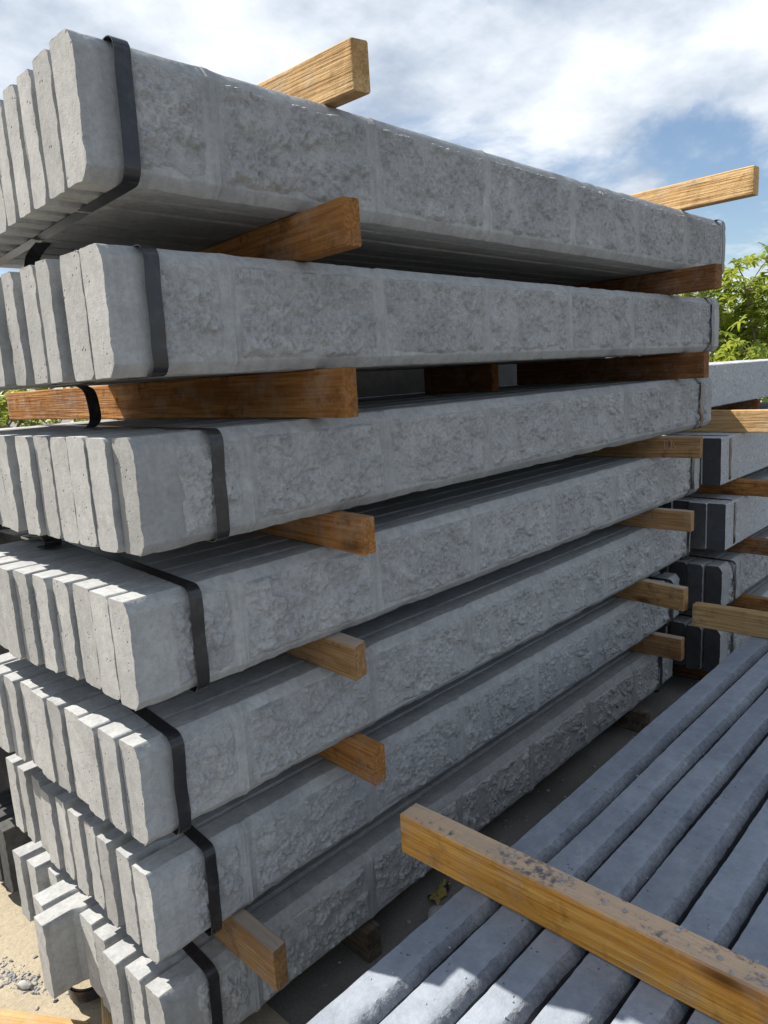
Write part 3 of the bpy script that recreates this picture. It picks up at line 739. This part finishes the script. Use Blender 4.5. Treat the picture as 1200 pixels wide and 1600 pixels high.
def tube(V, Fc, pts, rads, seg=7):
    o_ = len(V)
    for i, p in enumerate(pts):
        t = (pts[min(i+1, len(pts)-1)]-pts[max(i-1, 0)]).normalized(); a = t.orthogonal().normalized(); b = t.cross(a)
        for j in range(seg):
            an = 2*math.pi*j/seg; V.append(p+(a*math.cos(an)+b*math.sin(an))*rads[i])
    for i in range(len(pts)-1):
        for j in range(seg):
            k = (j+1) % seg; Fc.append((o_+i*seg+j, o_+i*seg+k, o_+(i+1)*seg+k, o_+(i+1)*seg+j))
def tree(name, base, height, rad, nros, label, seed, leaf=.15, cat='tree'):
    rr = random.Random(seed); e = empty(name, base); tag(e, label, cat)
    V = []; Fc = []; tips = []
    fork = Vector((rr.uniform(-.1, .1), rr.uniform(-.1, .1), height*.32))
    tube(V, Fc, [Vector((0, 0, -.05)), fork*.5+Vector((.04, -.03, 0)), fork], [.09*height/3, .07*height/3, .055*height/3])
    LV = []; LF = []
    for i in range(13):
        a = i*2.4+rr.uniform(-.3, .3); upk = rr.uniform(.15, 1.0)
        end = Vector((math.cos(a)*rad*rr.uniform(.6, 1.0)*(1.15-upk*.5), math.sin(a)*rad*rr.uniform(.6, 1.0)*(1.15-upk*.5), height*(.30+.66*upk)))
        mid = fork.lerp(end, .5)+Vector((rr.uniform(-.12, .12), rr.uniform(-.12, .12), rr.uniform(.05, .25)))*height/3
        pts = [fork.lerp(mid, t) if t <= 1 else mid.lerp(end, t-1) for t in np.linspace(0, 2, 9)]
        tube(LV, LF, pts, list(np.linspace(.032, .008, 9)*height/3), 6)
        for _ in range(9):
            p = pts[rr.randrange(4, 9)]; q = p+Vector((rr.gauss(0, 1), rr.gauss(0, 1), rr.gauss(.25, .7)))*rad*.24
            tube(LV, LF, [p, p.lerp(q, .5)+Vector((0, 0, .03)), q], [.008, .006, .004], 5); tips.append(q); tips.append(p.lerp(q, .6))
    link('trunk', mesh_np('trunk_mesh', V, Fc, 50), M_BARK, e); link('branches', mesh_np('branch_mesh', LV, LF, 50), M_BARK, e)
    CV = []; CF = []
    def leafq(p, d, ln, wd, up):
        s = d.cross(up).normalized()*wd; dn = Vector((0, 0, -1))
        a = p; b = p+d*ln*.35; c = p+d*ln*.72+dn*ln*.10; t = p+d*ln+dn*ln*.30
        o_ = len(CV); fold = up*wd*.35
        CV.extend([a, b-s+fold, b, b+s+fold, c-s*.8+fold, c, c+s*.8+fold, t])
        CF.extend([(o_, o_+2, o_+1), (o_, o_+3, o_+2), (o_+1, o_+2, o_+5, o_+4), (o_+2, o_+3, o_+6, o_+5), (o_+4, o_+5, o_+7), (o_+5, o_+6, o_+7)])
    for r in range(nros):
        q = tips[rr.randrange(len(tips))]+Vector((rr.gauss(0, 1), rr.gauss(0, 1), rr.gauss(0, .8)))*rad*.10
        axis = Vector((rr.gauss(0, .45), rr.gauss(0, .45), 1)).normalized()
        n = rr.randint(6, 10); a0 = rr.uniform(0, 6.28); x = axis.orthogonal().normalized(); y = axis.cross(x)
        for j in range(n):
            an = a0+6.28*j/n+rr.uniform(-.2, .2)
            d = (x*math.cos(an)+y*math.sin(an)+axis*rr.uniform(-.25, .45)).normalized()
            leafq(q, d, leaf*rr.uniform(.65, 1.15), leaf*rr.uniform(.13, .2), axis)
    link('crown', mesh_np('crown_mesh', CV, CF), M_LEAF, e)
    return e
tree('small_tree', W(10.6, 3.05, GZ), 2.72, 1.75, 1500, 'bright green leafy tree rising behind the stacks at the right edge', 21)
tree('leafy_shrub', W(2.6, 8.2, GZ), 2.1, 1.3, 260, 'yellow-green shrub glimpsed behind the tall stack at the left edge', 33, cat='shrub')
def wall_thing():
    e = empty('boundary_wall', W(15.5, 2.0, GZ)); tag(e, 'pale rendered wall seen through the tree leaves', 'wall')
    import bmesh
    k = NT('pale_render'); v = k.coord(); M = k.done(k.mix(k.noise(v, 3, 5), (.50, .50, .48), (.64, .63, .60)), .9)
    for nme, dims, z in (('wall_face', (.25, 16, 2.0), 1.0), ('coping', (.34, 16.1, .09), 2.05)):
        bm = bmesh.new(); bmesh.ops.create_cube(bm, size=1); bmesh.ops.scale(bm, vec=dims, verts=bm.verts); bmesh.ops.bevel(bm, geom=bm.edges, offset=.015, segments=2)
        me = bpy.data.meshes.new(nme+'_mesh'); bm.to_mesh(me); bm.free(); link(nme, me, M, e, (0, 0, z))
wall_thing()
